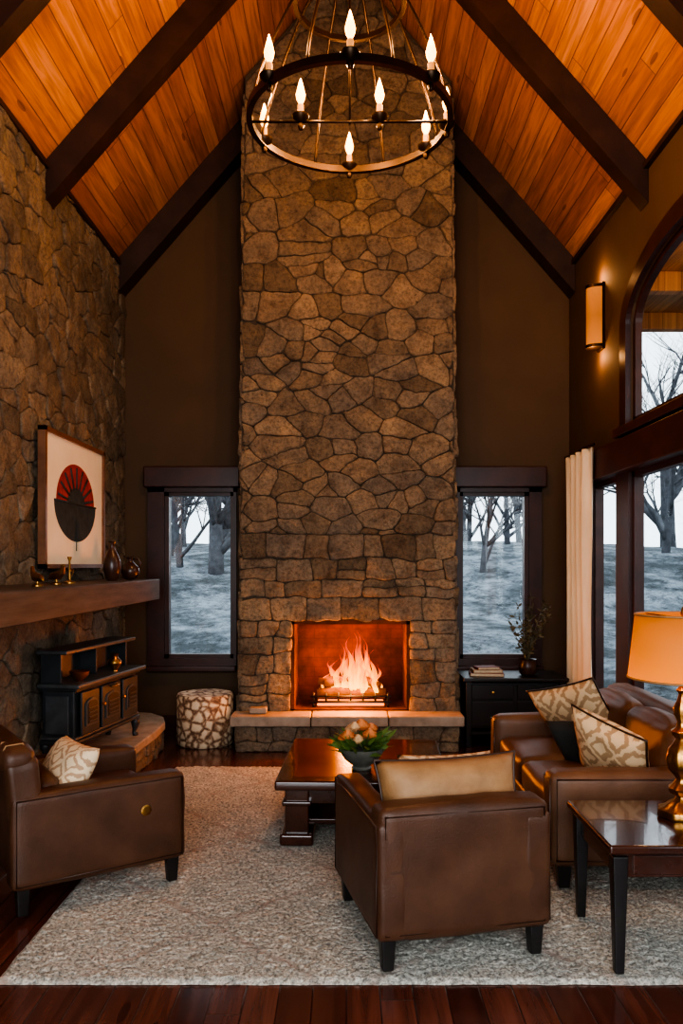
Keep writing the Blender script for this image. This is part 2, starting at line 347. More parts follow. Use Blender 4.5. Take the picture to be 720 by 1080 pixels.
def courses(u0, u1, v0, v1, rng, hmin=.09, hmax=.19, wmin=.14, wmax=.42, wob=.02):
    lv = [v0]
    while v1-lv[-1] > hmax*1.15: lv.append(lv[-1]+rng.uniform(hmin, min(hmax, (v1-lv[-1])*.6)))
    lv.append(v1); out = []
    def bl(k, u):
        if k in (0, len(lv)-1): return lv[k]
        return lv[k]+wob*noise.noise(Vector((u*3.1, lv[k]*7, 0)))*1.6
    for k in range(len(lv)-1):
        us = [u0]; 
        while u1-us[-1] > wmax*.9: us.append(us[-1]+rng.uniform(wmin, min(wmax, (u1-us[-1])*.7)))
        us.append(u1); le = [(0, 0)]+[(rng.uniform(-.03, .03), rng.uniform(-.03, .03)) for _ in us[1:-1]]+[(0, 0)]
        for i in range(len(us)-1):
            a0, a1 = us[i]+le[i][0], us[i]+le[i][1]; b0, b1 = us[i+1]+le[i+1][0], us[i+1]+le[i+1][1]
            hq = lv[k+1]-lv[k]
            if hq > .15 and rng.random() < .3 and b0-a0 > .2:
                t = rng.uniform(.4, .6); ma = (a0+(a1-a0)*t, bl(k, a0)*(1-t)+bl(k+1, a1)*t); mb = (b0+(b1-b0)*t, bl(k, b0)*(1-t)+bl(k+1, b1)*t)
                out.append([(a0, bl(k, a0)), (b0, bl(k, b0)), mb, ma]); out.append([ma, mb, (b1, bl(k+1, b1)), (a1, bl(k+1, a1))])
            else: out.append([(a0, bl(k, a0)), (b0, bl(k, b0)), (b1, bl(k+1, b1)), (a1, bl(k+1, a1))])
    return out
def stones(A, polys, mp, rng, gap=.012, hh=(.018, .05)):
    for poly in polys:
        ar = sum(poly[i][0]*poly[(i+1) % len(poly)][1]-poly[(i+1) % len(poly)][0]*poly[i][1] for i in range(len(poly)))/2
        if ar < 0: poly = poly[::-1]; ar = -ar
        if ar < .002: continue
        q = poly
        for i in range(len(poly)):
            a = poly[i]; b_ = poly[(i+1) % len(poly)]; dx, dy = b_[0]-a[0], b_[1]-a[1]; L = math.hypot(dx, dy)
            if L < 1e-5: continue
            nx, ny = dy/L, -dx/L
            q = clip(q, nx, ny, a[0]*nx+a[1]*ny-gap/2)
            if len(q) < 3: break
        if len(q) < 3: continue
        pts = []
        for i in range(len(q)):
            a = q[i]; b_ = q[(i+1) % len(q)]; L = math.hypot(b_[0]-a[0], b_[1]-a[1]); k = max(1, int(L/.03))
            for t in range(k): pts.append((a[0]+(b_[0]-a[0])*t/k, a[1]+(b_[1]-a[1])*t/k))
        ch = []
        for i in range(len(pts)):
            a = pts[i-1]; b_ = pts[i]; c = pts[(i+1) % len(pts)]
            x = a[0]*.15+b_[0]*.7+c[0]*.15; y = a[1]*.15+b_[1]*.7+c[1]*.15
            w = noise.noise_vector(Vector((x*7, y*7, 3)))*.026+noise.noise_vector(Vector((x*30, y*30, 3)))*.008
            ch.append((x+w.x, y+w.y))
        n = len(ch); cx = sum(p[0] for p in ch)/n; cy = sum(p[1] for p in ch)/n
        rm = sum(math.hypot(p[0]-cx, p[1]-cy) for p in ch)/n
        if rm < .02: continue
        h = rng.uniform(*hh); tx, ty = rng.uniform(-.06, .06), rng.uniform(-.06, .06)
        vs = []; rings = [(1, -.02), (1, .6*h), (1-.004/rm, .88*h), (1-.013/rm, h), (.6, h*1.02), (.3, h*1.02)]
        for sc_, z in rings:
            for p in ch:
                x = cx+(p[0]-cx)*sc_; y = cy+(p[1]-cy)*sc_
                zz = z if z < 0 else z+(x-cx)*tx+(y-cy)*ty+(noise.noise(Vector((x*11, y*11, cx)))*.014+noise.noise(Vector((x*28, y*28, cx)))*.006)*(z/h)
                vs.append(mp(x, y, zz))
        vs.append(mp(cx, cy, h*1.02)); fs = []
        for r in range(len(rings)-1):
            for i in range(n): fs.append((r*n+i, r*n+(i+1) % n, (r+1)*n+(i+1) % n, (r+1)*n+i))
        o = (len(rings)-1)*n
        for i in range(n): fs.append((o+i, o+(i+1) % n, len(rings)*n))
        A.add(vs, fs)

# ================================================================== ROOM
box('floor', (0, (YB+YF)/2, -.05), (2*WX+.4, YB-YF+.4, .1), FLOOR)
wl = empty('wall_left')
box('backing', (-WX-.09, (YB+YF)/2, (EAVE)/2), (.18, YB-YF, EAVE), MORT2, wl)
rg = random.Random(11)
A = Acc(); stones(A, cells(1.2, YB-.0, 0, EAVE-.02, .30, .175, rg, drop=.20, jit=.9, extra=.25, asp=1.45), lambda u, v, h: (-WX+h, u, v), rg, .004, (.010, .028)); A.obj('stones', ST_LW, wl, True)
A = Acc(); stones(A, cells(YF, 1.2, 0, EAVE-.02, .45, .30, rg), lambda u, v, h: (-WX+h, u, v), rg, .006, (.01, .03)); A.obj('stones_front', ST_LW, wl, True)
WL = (-1.88, -1.055); WR = (1.055, 1.88); WZ = (.61, 2.36)
A = Acc(); y0, y1 = YB, YB+.2
def colm(x0, x1, z0=0, z1=None):
    if z1 is None: poly = [(x0, z0), (x1, z0), (x1, gab(x1)), (x0, gab(x0))]
    else: poly = [(x0, z0), (x1, z0), (x1, z1), (x0, z1)]
    A.prism(poly, y0, y1)
colm(-WX, WL[0]); colm(WL[1], 0); colm(0, WR[0]); colm(WR[1], WX)
for w in (WL, WR): colm(w[0], w[1], 0, WZ[0]); colm(w[0], w[1], WZ[1])
A.obj('wall_back', WALLP)
def bwindow(name, xo, glassx):
    e = empty(name, (0, YB, 0)); x0, x1 = xo; g0, g1 = glassx; z0, z1 = WZ; gz0, gz1 = .728, 2.26
    A = Acc()
    for a, b_, t in (((x0-.03, -.05, z0-.02), (g0-.035, .12, z1), 0), ((g1+.035, -.05, z0-.02), (x1+.0, .12, z1), 0)): A.box(a, b_)
    A.box((x0-.03, -.055, z0-.02), (x1, .12, gz0-.035)); A.box((x0-.03, -.05, gz1+.035), (x1, .12, z1))
    A.obj('casing', FRAMEW, e)
    A = Acc(); 
    A.box((g0-.035, .0, gz0-.035), (g0, .1, gz1+.035)); A.box((g1, .0, gz0-.035), (g1+.035, .1, gz1+.035))
    A.box((g0-.035, .0, gz0-.035), (g1+.035, .1, gz0)); A.box((g0-.035, .0, gz1), (g1+.035, .1, gz1+.035)); A.obj('sash', FRAMEW, e)
    box('header', ((x0+x1)/2-.01, -.05, 2.435), (x1-x0+.09, .14, .2), FRAMEW, e, .012, 2)
    box('sill', ((x0+x1)/2-.01, -.07, .6), (x1-x0+.02, .14, .05), FRAMEW, e, .008, 2)
    box('pane', ((g0+g1)/2, .06, (gz0+gz1)/2), (g1-g0, .006, gz1-gz0), GLASS, e)
bwindow('window_1', WL, (-1.716, -1.12)); bwindow('window_2', WR, (1.13, 1.725))
# right wall
A = Acc(); X0, X1 = WX, WX+.09
LY = (3.6, 7.03); LZ = (.42, 2.3); UY = (4.08, 6.12); UZ = 2.66; UC = 5.1; UW = 1.02; US = 3.42; UR = .38
def arch(y, ex=0):
    t = max(0, 1-((y-UC)/(UW+ex))**2); return US+(UR+ex)*math.sqrt(t)
def rc(y0, y1, z0a, z1a, z0b=None, z1b=None):
    A.prism([(y0, z0a), (y1, z0b if z0b is not None else z0a), (y1, z1b if z1b is not None else z1a), (y0, z1a)], X0, X1, 'x')
rc(YF, 0.2, 0, EAVE); rc(.2, 2.6, 0, .42); rc(.2, 2.6, 2.3, EAVE); rc(2.6, LY[0], 0, EAVE); rc(LY[1], YB+.2, 0, EAVE)
rc(LY[0], LY[1], 0, LZ[0]); rc(LY[0], LY[1], LZ[1], UZ); rc(LY[0], UY[0], UZ, EAVE); rc(UY[1], LY[1], UZ, EAVE)
NN = 28
for i in range(NN):
    a = UY[0]+2*UW*i/NN; b_ = UY[0]+2*UW*(i+1)/NN; rc(a, b_, arch(a), EAVE, arch(b_), EAVE)
A.obj('wall_right', WALLP)
e = empty('window_3', (WX, 0, 0))
def archband(name, ex0, ex1, x0, x1, mat, e):
    A = Acc()
    def path(ex):
        r = [(UC+UW+ex, UZ)]
        for i in range(33):
            a = math.pi*i/32; r.append((UC+(UW+ex)*math.cos(a), US+(UR+ex)*math.sin(a)))
        r.append((UC-UW-ex, UZ)); return r
    p, q = path(ex0), path(ex1)
    for i in range(len(p)-1):
        A.prism([p[i], p[i+1], q[i+1], q[i]], x0, x1, 'x')
    A.obj(name, mat, e)
archband('casing', -.005, .13, -.04, .0, FRAMEW, e); archband('sash', -.05, .0, .02, .07, FRAMEW, e)
A = Acc(); A.box((.02, UY[0], UZ-.005), (.07, UY[1], UZ+.05)); A.box((.02, UC-.12, UZ), (.07, UC-.06, US+UR-.01)); A.obj('rails', FRAMEW, e)
box('sill', (-.04, UC, 2.61), (.10, 2.34, .07), FRAMEW, e, .01, 2)
A = Acc(); pts = [(UC+UW, UZ)]+[(UC+UW*math.cos(math.pi*i/32), US+UR*math.sin(math.pi*i/32)) for i in range(33)]+[(UC-UW, UZ)]; A.prism(pts, .043, .048, 'x'); A.obj('pane', GLASS, e)
e = empty('window_4', (WX, 0, 0)); A = Acc()
def fr(y0, y1, t=.045, d0=.0, d1=.07):
    A.box((d0, y0, LZ[0]), (d1, y0+t, LZ[1])); A.box((d0, y1-t, LZ[0]), (d1, y1, LZ[1])); A.box((d0, y0, LZ[0]), (d1, y1, LZ[0]+t+.03)); A.box((d0, y0, LZ[1]-t), (d1, y1, LZ[1]))
fr(6.36, 7.02); fr(4.9, 6.08); fr(3.62, 4.78)
A.box((-.03, 6.08, LZ[0]), (.09, 6.36, LZ[1])); A.box((-.03, 4.78, LZ[0]), (.09, 4.9, LZ[1])); A.obj('frames', FRAMEW, e)
A = Acc(); A.box((-.04, LY[1]-.02, LZ[0]-.1), (.02, LY[1]+.11, LZ[1])); A.box((-.04, LY[0]-.13, LZ[0]-.1), (.02, LY[0]+.02, LZ[1])); A.box((-.06, LY[0]-.13, LZ[0]-.12), (.02, LY[1]+.13, LZ[0])); A.obj('casing', FRAMEW, e)
box('header', (-.04, (LY[0]+LY[1])/2, 2.42), (.14, LY[1]-LY[0]+.3, .25), FRAMEW, e, .012, 2)
box('pane', (.04, (LY[0]+LY[1])/2, 1.36), (.005, LY[1]-LY[0]-.1, 1.8), GLASS, e)
e = empty('window_5', (WX, 0, 0)); A = Acc()
for yy in (.2, 1.35, 2.5): A.box((0, yy, .42), (.08, yy+.1, 2.3))
A.box((0, .2, .42), (.08, 2.6, .5)); A.box((0, .2, 2.22), (.08, 2.6, 2.3)); A.obj('frames', FRAMEW, e)
A = Acc(); y0, y1 = YF-.2, YF
colm(-WX, -1.7); colm(1.7, WX); colm(-1.7, 0, 0, .3); colm(0, 1.7, 0, .3); colm(-1.7, 0, 3.6); colm(0, 1.7, 3.6); A.obj('wall_front', WALLP)
e = empty('window_6', (0, YF, 0)); A = Acc()
for xx in (-1.7, -.6, .5, 1.6): A.box((xx, -.15, .3), (xx+.1, -.02, 3.6))
for zz in (.3, 2.3, 3.5): A.box((-1.7, -.15, zz), (1.7, -.02, zz+.1))
A.obj('frames', FRAMEW, e)
# ceiling
ang = math.atan(SL); Ls = WX/math.cos(ang)
ce = empty('ceiling')
for sgn in (-1, 1):
    L2 = Ls+.35; o = box('ceiling_boards', (0, 0, 0), (L2, YB-YF+.4, .08), CEIL, ce)
    cx = sgn*(L2/2)*math.cos(ang); cz = RIDGE-(L2/2)*math.sin(ang)
    nrm = Vector((sgn*math.sin(ang), 0, math.cos(ang)))*.04
    o.location = (cx+nrm.x, (YB+YF)/2, cz+nrm.z); o.rotation_euler = (0, sgn*ang, 0)
def rafters(name, yc, wy=.16, dep=.25):
    for sgn in (-1, 1):
        A = Acc(); e0 = WX
        A.prism([(sgn*(e0-.005), gab(e0)), (sgn*(e0-.005), gab(e0)-dep), (0, RIDGE-dep), (0, RIDGE)], yc-wy/2, yc+wy/2)
        A.obj(name, DARKW)
rafters('rafter', 7.68, .2, .31); rafters('rafter', 5.82, .15, .29); rafters('rafter', 4.45, .15, .27); rafters('rafter', 2.9); rafters('rafter', 1.2)
A = Acc(); A.prism([(-.1, RIDGE-.1), (.1, RIDGE-.1), (.1, RIDGE-.36), (-.1, RIDGE-.36)], YF, YB); A.obj('ridge_beam', DARKW)
for sgn, nm in ((-1, 'trim_1'), (1, 'trim_2')):
    box(nm, (sgn*(WX-.02), (YB+YF)/2, EAVE-.03), (.04, YB-YF, .04), DARKW)
box('baseboard_back', (0, YB-.012, .07), (2*WX, .024, .14), FRAMEW); box('baseboard_right', (WX-.012, (YB+YF)/2, .07), (.024, YB-YF, .14), FRAMEW)

# ================================================================== FIREPLACE
CX0, CX1, CY = -.945, .975, 7.1; FX0, FX1, FZ0, FZ1 = -.485, .56, .32, 1.10
def tap(x, z): 
    c = .015; return c+(x-c)*(1-.06*max(0, z-.3)/6)
fp = empty('stone_fireplace')
A = Acc(); G = lambda x: gab(tap(x, 6))-.02
def tprism(poly, d0, d1):
    A.prism([(tap(x, z), z) for x, z in poly], d0, d1)
tprism([(CX0, 0), (FX0, 0), (FX0, FZ1), (CX0, FZ1)], CY, YB-.02); tprism([(FX1, 0), (CX1, 0), (CX1, FZ1), (FX1, FZ1)], CY, YB-.02)
tprism([(CX0, FZ1), (CX1, FZ1), (CX1, G(CX1)), (0, G(0)), (CX0, G(CX0))], CY, YB-.02); tprism([(FX0, 0), (FX1, 0), (FX1, .3), (FX0, .3)], CY, YB-.02)
A.obj('mortar_core', MORT, fp)
rg = random.Random(29); A = Acc(); lowz = 1.86
upper = cells(CX0, CX1, lowz, RIDGE, .27, .175, rg, clips=[(SL, 1, RIDGE-.03), (-SL, 1, RIDGE-.03)], drop=.13, jit=.8, extra=.15, asp=1.6)
lower = courses(CX0, FX0, .0, FZ1, rg, .10, .2, .14, .30)+courses(FX1, CX1, .0, FZ1, rg, .10, .2, .14, .3)
lower += [[(CX0, FZ1), (CX0+.28, FZ1), (CX0+.26, 1.30), (CX0, 1.29)], [(CX0+.28, FZ1), (FX0+.12, FZ1), (FX0+.14, 1.31), (CX0+.26, 1.30)], [(FX0+.12, FZ1), (-.05, FZ1), (-.04, 1.31), (FX0+.14, 1.31)], [(-.05, FZ1), (.30, FZ1), (.29, 1.30), (-.04, 1.31)], [(.30, FZ1), (.68, FZ1), (.66, 1.31), (.29, 1.30)], [(.68, FZ1), (CX1, FZ1), (CX1, 1.3), (.66, 1.31)]]
lower += courses(CX0, CX1, 1.31, lowz, rg, .13, .22, .18, .36, .04)
stones(A, upper+lower, lambda u, v, h: (tap(u, v), CY-h, v), rg, .0045, (.012, .038))
for xx, sg in ((CX0, -1), (CX1, 1)):
    zt = gab(xx)-.1
    stones(A, cells(CY, YB-.02, 0, zt, .3, .2, rg), (lambda xx, sg: (lambda u, v, h: (tap(xx, v)+sg*h, u, v)))(xx, sg), rg, .006, (.01, .03))
A.obj('stones', ST_CH, fp, True)
A = Acc(); th = .03
A.box((FX0-.0, CY-.01, FZ0-.02), (FX0+th, 7.7, FZ1)); A.box((FX1-th, CY-.01, FZ0-.02), (FX1, 7.7, FZ1)); A.box((FX0, 7.62, FZ0-.02), (FX1, 7.7, FZ1)); A.box((FX0, CY-.01, FZ1-.03), (FX1, 7.7, FZ1+.01)); A.box((FX0, CY-.01, .28), (FX1, 7.7, FZ0+.005))
A.obj('firebox', BRICK, fp)
hx0, hx1, hy = -.97, .985, 6.85
A = Acc(); A.box((hx0+.03, hy+.03, 0), (hx1-.03, CY+.05, .22)); A.obj('hearth_core', MORT, fp)
A = Acc(); stones(A, courses(hx0+.03, hx1-.03, 0, .215, rg, .08, .12, .14, .34, .008), lambda u, v, h: (u, hy+.03-h, v), rg, .006, (.01, .025))
for xx, sg in ((hx0+.03, -1), (hx1-.03, 1)):
    stones(A, courses(hy+.03, CY, 0, .215, rg, .08, .12, .1, .2, .005), (lambda xx, sg: (lambda u, v, h: (xx+sg*h, u, v)))(xx, sg), rg, .006, (.01, .02))
A.obj('hearth_stones', ST_CH, fp, True)
xs = [hx0-.02, -.3, .36, hx1+.02]
for i in range(3): box('hearth_slab', ((xs[i]+xs[i+1])/2, (hy-.03+CY)/2, .265), (xs[i+1]-xs[i]-.006, CY-hy+.03, .09), SLAB, fp, .012, 3)
fg = empty('fireplace_grate', (.04, 7.3, FZ0+.006))
for i in range(7): tube('bar', [(-.33+.11*i, -.14, .13), (-.33+.11*i, -.13, .05), (-.33+.11*i, .14, .05)], .008, IRON, fg)
tube('rail', [(-.36, -.14, .05), (.36, -.14, .05)], .011, IRON, fg); tube('rail', [(-.36, .14, .05), (.36, .14, .05)], .011, IRON, fg); tube('rail', [(-.36, -.14, .10), (.36, -.14, .10)], .008, IRON, fg)
for xx in (-.33, .33):
    for yy in (-.13, .13): tube('leg', [(xx, yy, .05), (xx, yy, .004)], .01, IRON, fg)
lg = empty('burning_log_fire', (.04, 7.3, FZ0+.012))
def logp(p, q, r):
    pts = [Vector(p).lerp(Vector(q), t/6)+Vector((0, 0, .008*math.sin(t*2.1+r*90))) for t in range(7)]
    tube('log', pts, [r*(.9+.15*((i*37) % 5)/5) for i in range(7)], LOGM, lg, 12)
logp((-.30, -.07, .11), (.31, -.06, .115), .048); logp((-.28, .05, .12), (.29, .06, .12), .05); logp((-.24, -.05, .20), (.12, .05, .23), .042); logp((.26, -.08, .18), (-.06, .07, .27), .038); logp((-.29, .0, .21), (.0, -.05, .24), .034)
box('ember_bed', (0, 0, .015), (.6, .24, .02), EMBER, lg, .008, 2)
rf = random.Random(5)
def flame(x, y, h, r, ph):
    vs = []; fs = []; n = 12; m = 16
    for j in range(m+1):
        t = j/m; rr = r*(math.sin(math.pi*min(1, t*.85+.18))**.8)*(1-t)**.55+.0008
        ox = .04*math.sin(t*5+ph)*t+.025*math.sin(t*11+ph*2)*t; oy = .02*math.cos(t*6+ph)*t
        for k in range(n):
            a = 2*math.pi*k/n; q = 1+.2*math.sin(3*a+t*7+ph)
            vs.append((ox+rr*q*math.cos(a), oy+rr*.55*q*math.sin(a), h*t))
    for j in range(m):
        for k in range(n): fs.append((j*n+k, j*n+(k+1) % n, (j+1)*n+(k+1) % n, (j+1)*n+k))
    mk('flame_tongue', vs, fs, FLAME, lg, True, (x, y, .118))
for x, h in ((-.26, .12), (-.22, .2), (-.17, .28), (-.11, .36), (-.05, .45), (-.0, .50), (.04, .54), (.08, .55), (.12, .46), (.16, .40), (.20, .38), (.24, .26), (.28, .15), (0, .28), (.1, .3), (-.1, .24), (.17, .24), (.02, .40), (-.06, .34), (-.17, .16), (.13, .50), (-.03, .38), (-.14, .3), (.22, .18)):
    flame(x+rf.uniform(-.015, .015), rf.uniform(-.11, .08), h, rf.uniform(.022, .04), rf.uniform(0, 6))
box('hearth_stone_block', (-.76, 6.98, .337), (.15, .1, .05), SLAB, None, .012)

# ================================================================== LEFT WALL FURNISHINGS
box('mantel_shelf', (-1.89, 5.3, 1.38), (.50, 3.6, .18), MANTW, None, .012, 2)
pf = empty('framed_painting', (-2.085, 6.18, 2.06))
pw, ph_ = 1.36, .98
A = Acc(); t = .03
A.box((-.02, -pw/2, -ph_/2), (.035, -pw/2+t, ph_/2)); A.box((-.02, pw/2-t, -ph_/2), (.035, pw/2, ph_/2)); A.box((-.02, -pw/2, -ph_/2), (.035, pw/2, -ph_/2+t)); A.box((-.02, -pw/2, ph_/2-t), (.035, pw/2, ph_/2))
A.obj('frame', PM('picture_frame_wood', (.22, .10, .05), (.12, .05, .025), 8, .35), pf)
box('paper', (0, 0, 0), (.03, pw-.04, ph_-.04), WHITEP, pf)
def halfell(name, up, ry, rz, x, mat, cz=0):
    vs = [(x, 0, cz)]; n = 32
    for i in range(n+1):
        a = math.pi*i/n*(1 if up else -1); vs.append((x, ry*math.cos(a), cz+rz*math.sin(a)))
    mk(name, vs, [(0, i+1, i+2) for i in range(n)], mat, pf)
halfell('red_dome', True, .43, .30, .0165, REDP, .0); halfell('dark_bowl', False, .47, .29, .0165, TEALP, -.0)
halfell('inner_dome', True, .20, .12, .0175, TEALP, .0)
for i in range(9):
    a = math.pi*(i+.5)/9; tube('dome_rib', [(.017, .18*math.cos(a), .11*math.sin(a)), (.017, .40*math.cos(a), .275*math.sin(a))], .010, TEALP, pf, 5)
tube('horizon_line', [(.017, -.47, -.0), (.017, .47, -.0)], .008, TEALP, pf, 5)
tube('stem_line', [(.017, 0, -.28), (.017, 0, -.36)], .004, TEALP, pf, 5)
lathe('tall_vase', [(.035, 0), (.05, .02), (.068, .09), (.066, .15), (.045, .21), (.022, .25), (.02, .28), (.034, .31), (.028, .31), (.016, .28)], VASEM, (-1.83, 6.3, 1.47))
jg = empty('round_jug', (-1.80, 6.72, 1.47))
lathe('body', [(.035, 0), (.06, .02), (.078, .065), (.07, .105), (.04, .135), (.024, .15), (.022, .17), (.034, .19), (.028, .19), (.016, .165)], VASEM, (0, 0, 0), jg)
tube('handle', [(.02, 0, .17), (.065, 0, .175), (.085, 0, .14), (.07, 0, .1)], .008, VASEM, jg)
def bird(name, loc, rz, s=1):
    e = empty(name, loc, rz)
    lathe('foot', [(.03*s, 0), (.03*s, .008*s), (.008*s, .015*s), (.007*s, .04*s)], BRASS, (0, 0, 0), e, 16)
    tube('body', [(-.07*s, 0, .03*s), (-.03*s, 0, .045*s), (.02*s, 0, .05*s), (.05*s, 0, .07*s), (.055*s, 0, .1*s), (.075*s, 0, .105*s)], [.004*s, .02*s, .024*s, .014*s, .011*s, .003*s], BRASS, e, 12)
bird('brass_bird', (-1.84, 5.12, 1.47), -.6, 1.2); bird('brass_bird', (-1.80, 4.70, 1.47), 2.4, 1.1)
cdm = empty('brass_candle_stand', (-1.86, 5.42, 1.47)); lathe('stem', [(.04, 0), (.04, .01), (.01, .02), (.012, .05), (.006, .07), (.01, .09), (.006, .15), (.014, .17), (.014, .18)], BRASS, (0, 0, 0), cdm, 20)
tube('scroll', [(0, .0, .06), (0, .05, .05), (0, .075, .075), (0, .055, .1), (0, .035, .08)], .005, BRASS, cdm)

A = Acc(); pl = [(-WX+.01, 4.85), (-1.66, 4.85), (-1.62, 5.3), (-1.575, 6.0), (-1.55, 6.6), (-1.56, 6.95), (-1.63, 7.2), (-1.78, 7.38), (-WX+.01, 7.5)]
A.prism(pl, .17, .24, 'z'); hs = empty('stove_hearth'); o = A.obj('slab', SLAB, hs); m = o.modifiers.new('b', 'BEVEL'); m.width = .012; m.segments = 3
pin = [(x-.03 if x > -2.1 else x, y) for x, y in pl]; A = Acc(); A.prism(pin, 0, .17, 'z'); A.obj('core', MORT2, hs)
A = Acc()
for i in range(1, len(pin)-1):
    a, b_ = Vector(pin[i]), Vector(pin[i+1]); L = (b_-a).length; d = (b_-a)/L; nrm = Vector((d.y, -d.x))
    stones(A, courses(0, L, 0, .168, rg, .07, .1, .1, .3, .005), (lambda a, d, nrm: (lambda u, v, h: (a.x+d.x*u+nrm.x*h, a.y+d.y*u+nrm.y*h, v)))(a, d, nrm), rg, .005, (.008, .02))
A.obj('stones', ST_LW, hs, True)
st = empty('cast_iron_stove', (-1.82, 5.42, .241), math.atan2(1.0, .17))
SLn = 1.04; SD = .27
box('body', (SLn/2, SD/2+.01, .335), (SLn-.06, SD-.03, .36), IRON, st, .012)
box('base_plinth', (SLn/2, SD/2, .145), (SLn, SD, .03), IRON, st, .01); box('base_moulding', (SLn/2, SD/2, .172), (SLn-.025, SD-.012, .025), IRON2, st, .01)
box('counter_moulding', (SLn/2, SD/2, .508), (SLn-.01, SD+.005, .022), IRON, st, .008); box('counter', (SLn/2, SD/2-.02, .535), (SLn+.06, SD+.04, .032), IRON2, st, .012)
box('hutch_back', (SLn/2, SD-.02, .65), (SLn-.02, .02, .2), IRON, st, .004); box('hutch_end', (.02, SD/2+.05, .65), (.025, SD-.12, .2), IRON, st, .004); box('hutch_end', (SLn-.02, SD/2+.05, .65), (.025, SD-.12, .2), IRON, st, .004)
box('hutch_top', (SLn/2, SD/2+.03, .762), (SLn+.05, SD-.04, .028), IRON2, st, .008); box('hutch_divider', (SLn*.5, SD/2+.05, .65), (.02, SD-.12, .2), IRON, st, .004)
box('end_panel', (.022, SD/2+.01, .335), (.014, SD-.1, .26), IRON2, st, .005)
for xx, w in ((.20, .26), (.52, .30), (.84, .26)):
    box('door_panel', (xx, -.0, .335), (w, .02, .3), IRON, st, .008)
    nA = 14
    hw = w/2-.045; prof = [(-hw, -.09), (hw, -.09), (hw, .05)]+[(hw*math.cos(math.pi*k/nA), .05+.045*math.sin(math.pi*k/nA)) for k in range(1, nA)]+[(-hw, .05)]
    A = Acc(); A.prism([(xx+p[0], .335+p[1]) for p in prof], -.022, -.008); A.obj('door_arch', IRON2, st)
    hw2 = hw-.016; A = Acc(); A.prism([(xx+p[0]*hw2/hw, .335+p[1]*.86) for p in prof], -.026, -.02); A.obj('door_glass', BLACKW, st)
    for k in range(4): box('vent_slat', (xx, -.029, .275+.03*k), (w-.14, .006, .007), IRON2, st)
tube('door_handle', [(.47, -.02, .47), (.47, -.045, .47), (.57, -.045, .47), (.57, -.02, .47)], .006, BRASS, st)
for xx in (.36, .68): lathe('knob', [(.006, 0), (.006, .015), (.014, .02), (.012, .03), (.0, .033)], BRASS, (xx, -.01, .36), st, 14, (math.pi/2, 0, 0))
for xx in (.05, SLn-.05):
    for yy, sy in ((.03, -1), (SD-.03, 1)): tube('leg', [(xx, yy, .14), (xx, yy+.012*sy, .10), (xx, yy+.004*sy, .05), (xx, yy-.004*sy, .025), (xx, yy+.01*sy, .012), (xx, yy+.012*sy, .001)], [.034, .034, .018, .014, .024, .022], IRON, st, 12)
lathe('copper_bowl', [(.025, 0), (.028, .01), (.06, .04), (.068, .07), (.06, .068), (.03, .03), (0, .025)], COPPER, (.14, .045, .552), st, 24)
lathe('small_urn', [(.02, 0), (.018, .01), (.05, .05), (.052, .075), (.028, .1), (.022, .115), (.032, .13), (.02, .125)], BRASS, (.68, .045, .552), st, 24)

dr = empty('drum_stool', (-1.26, 7.2, 0))
lathe('drum', [(.235, 0), (.25, .015), (.25, .2), (.252, .43), (.24, .45), (0, .452)], STUMP, (0, 0, 0), dr, 48)

# ================================================================== RIGHT BACK CABINET
cb_ = empty('console_cabinet', (1.48, 7.27, 0))
box('top', (0, 0, .59), (.92, .52, .035), BLACKW, cb_, .008); box('body', (0, .01, .36), (.84, .44, .40), BLACKW, cb_, .006); box('shelf', (0, .0, .12), (.84, .44, .03), BLACKW, cb_, .004)
for xx in (-.41, .41):
    for yy in (-.21, .21): box('leg', (xx, yy, .29), (.05, .05, .58), BLACKW, cb_, .005)
for xx in (-.2, .2):
    box('drawer_front', (xx, -.215, .48), (.37, .02, .13), BLACKW, cb_, .006); box('door_front', (xx, -.215, .29), (.37, .02, .22), BLACKW, cb_, .006)
    lathe('knob', [(.006, 0), (.006, .015), (.014, .02), (.012, .03), (0, .033)], BRASS, (xx, -.225, .48), cb_, 14, (math.pi/2, 0, 0))
bk = empty('stacked_books', (1.25, 7.2, .608))
for i, (w, d, h, m) in enumerate(((.3, .2, .03, BOOK1), (.26, .18, .028, BOOK2), (.2, .15, .022, BOOK1))):
    z = sum((.03, .028, .022)[:i]); box('cover', (0, 0, z+h/2), (w, d, h), m, bk, .003, 2, (0, 0, .12*i-.1)); box('pages', (0, -.004, z+h/2), (w-.012, d, h-.008), PAGES, bk, 0, 2, (0, 0, .12*i-.1))
pp_ = empty('branch_plant', (1.62, 7.2, .608))
lathe('pot', [(.05, 0), (.075, .02), (.085, .09), (.07, .13), (.078, .145), (.065, .14), (.05, .1), (0, .1)], VASEM, (0, 0, 0), pp_, 24)
rp = random.Random(3); A = Acc(); B = Acc()
def leafquad(B, p, d, L, w, rnd):
    d = d.normalized(); s = d.cross(Vector((rnd.uniform(-1, 1), rnd.uniform(-1, 1), rnd.uniform(.2, 1)))).normalized()
    nn = d.cross(s)
    B.add([p, p+d*L*.35+s*w+nn*w*.3, p+d*L*.75+s*w*.7+nn*w*.2, p+d*L, p+d*L*.75-s*w*.7+nn*w*.2, p+d*L*.35-s*w+nn*w*.3], [(0, 1, 2, 3), (0, 3, 4, 5)])
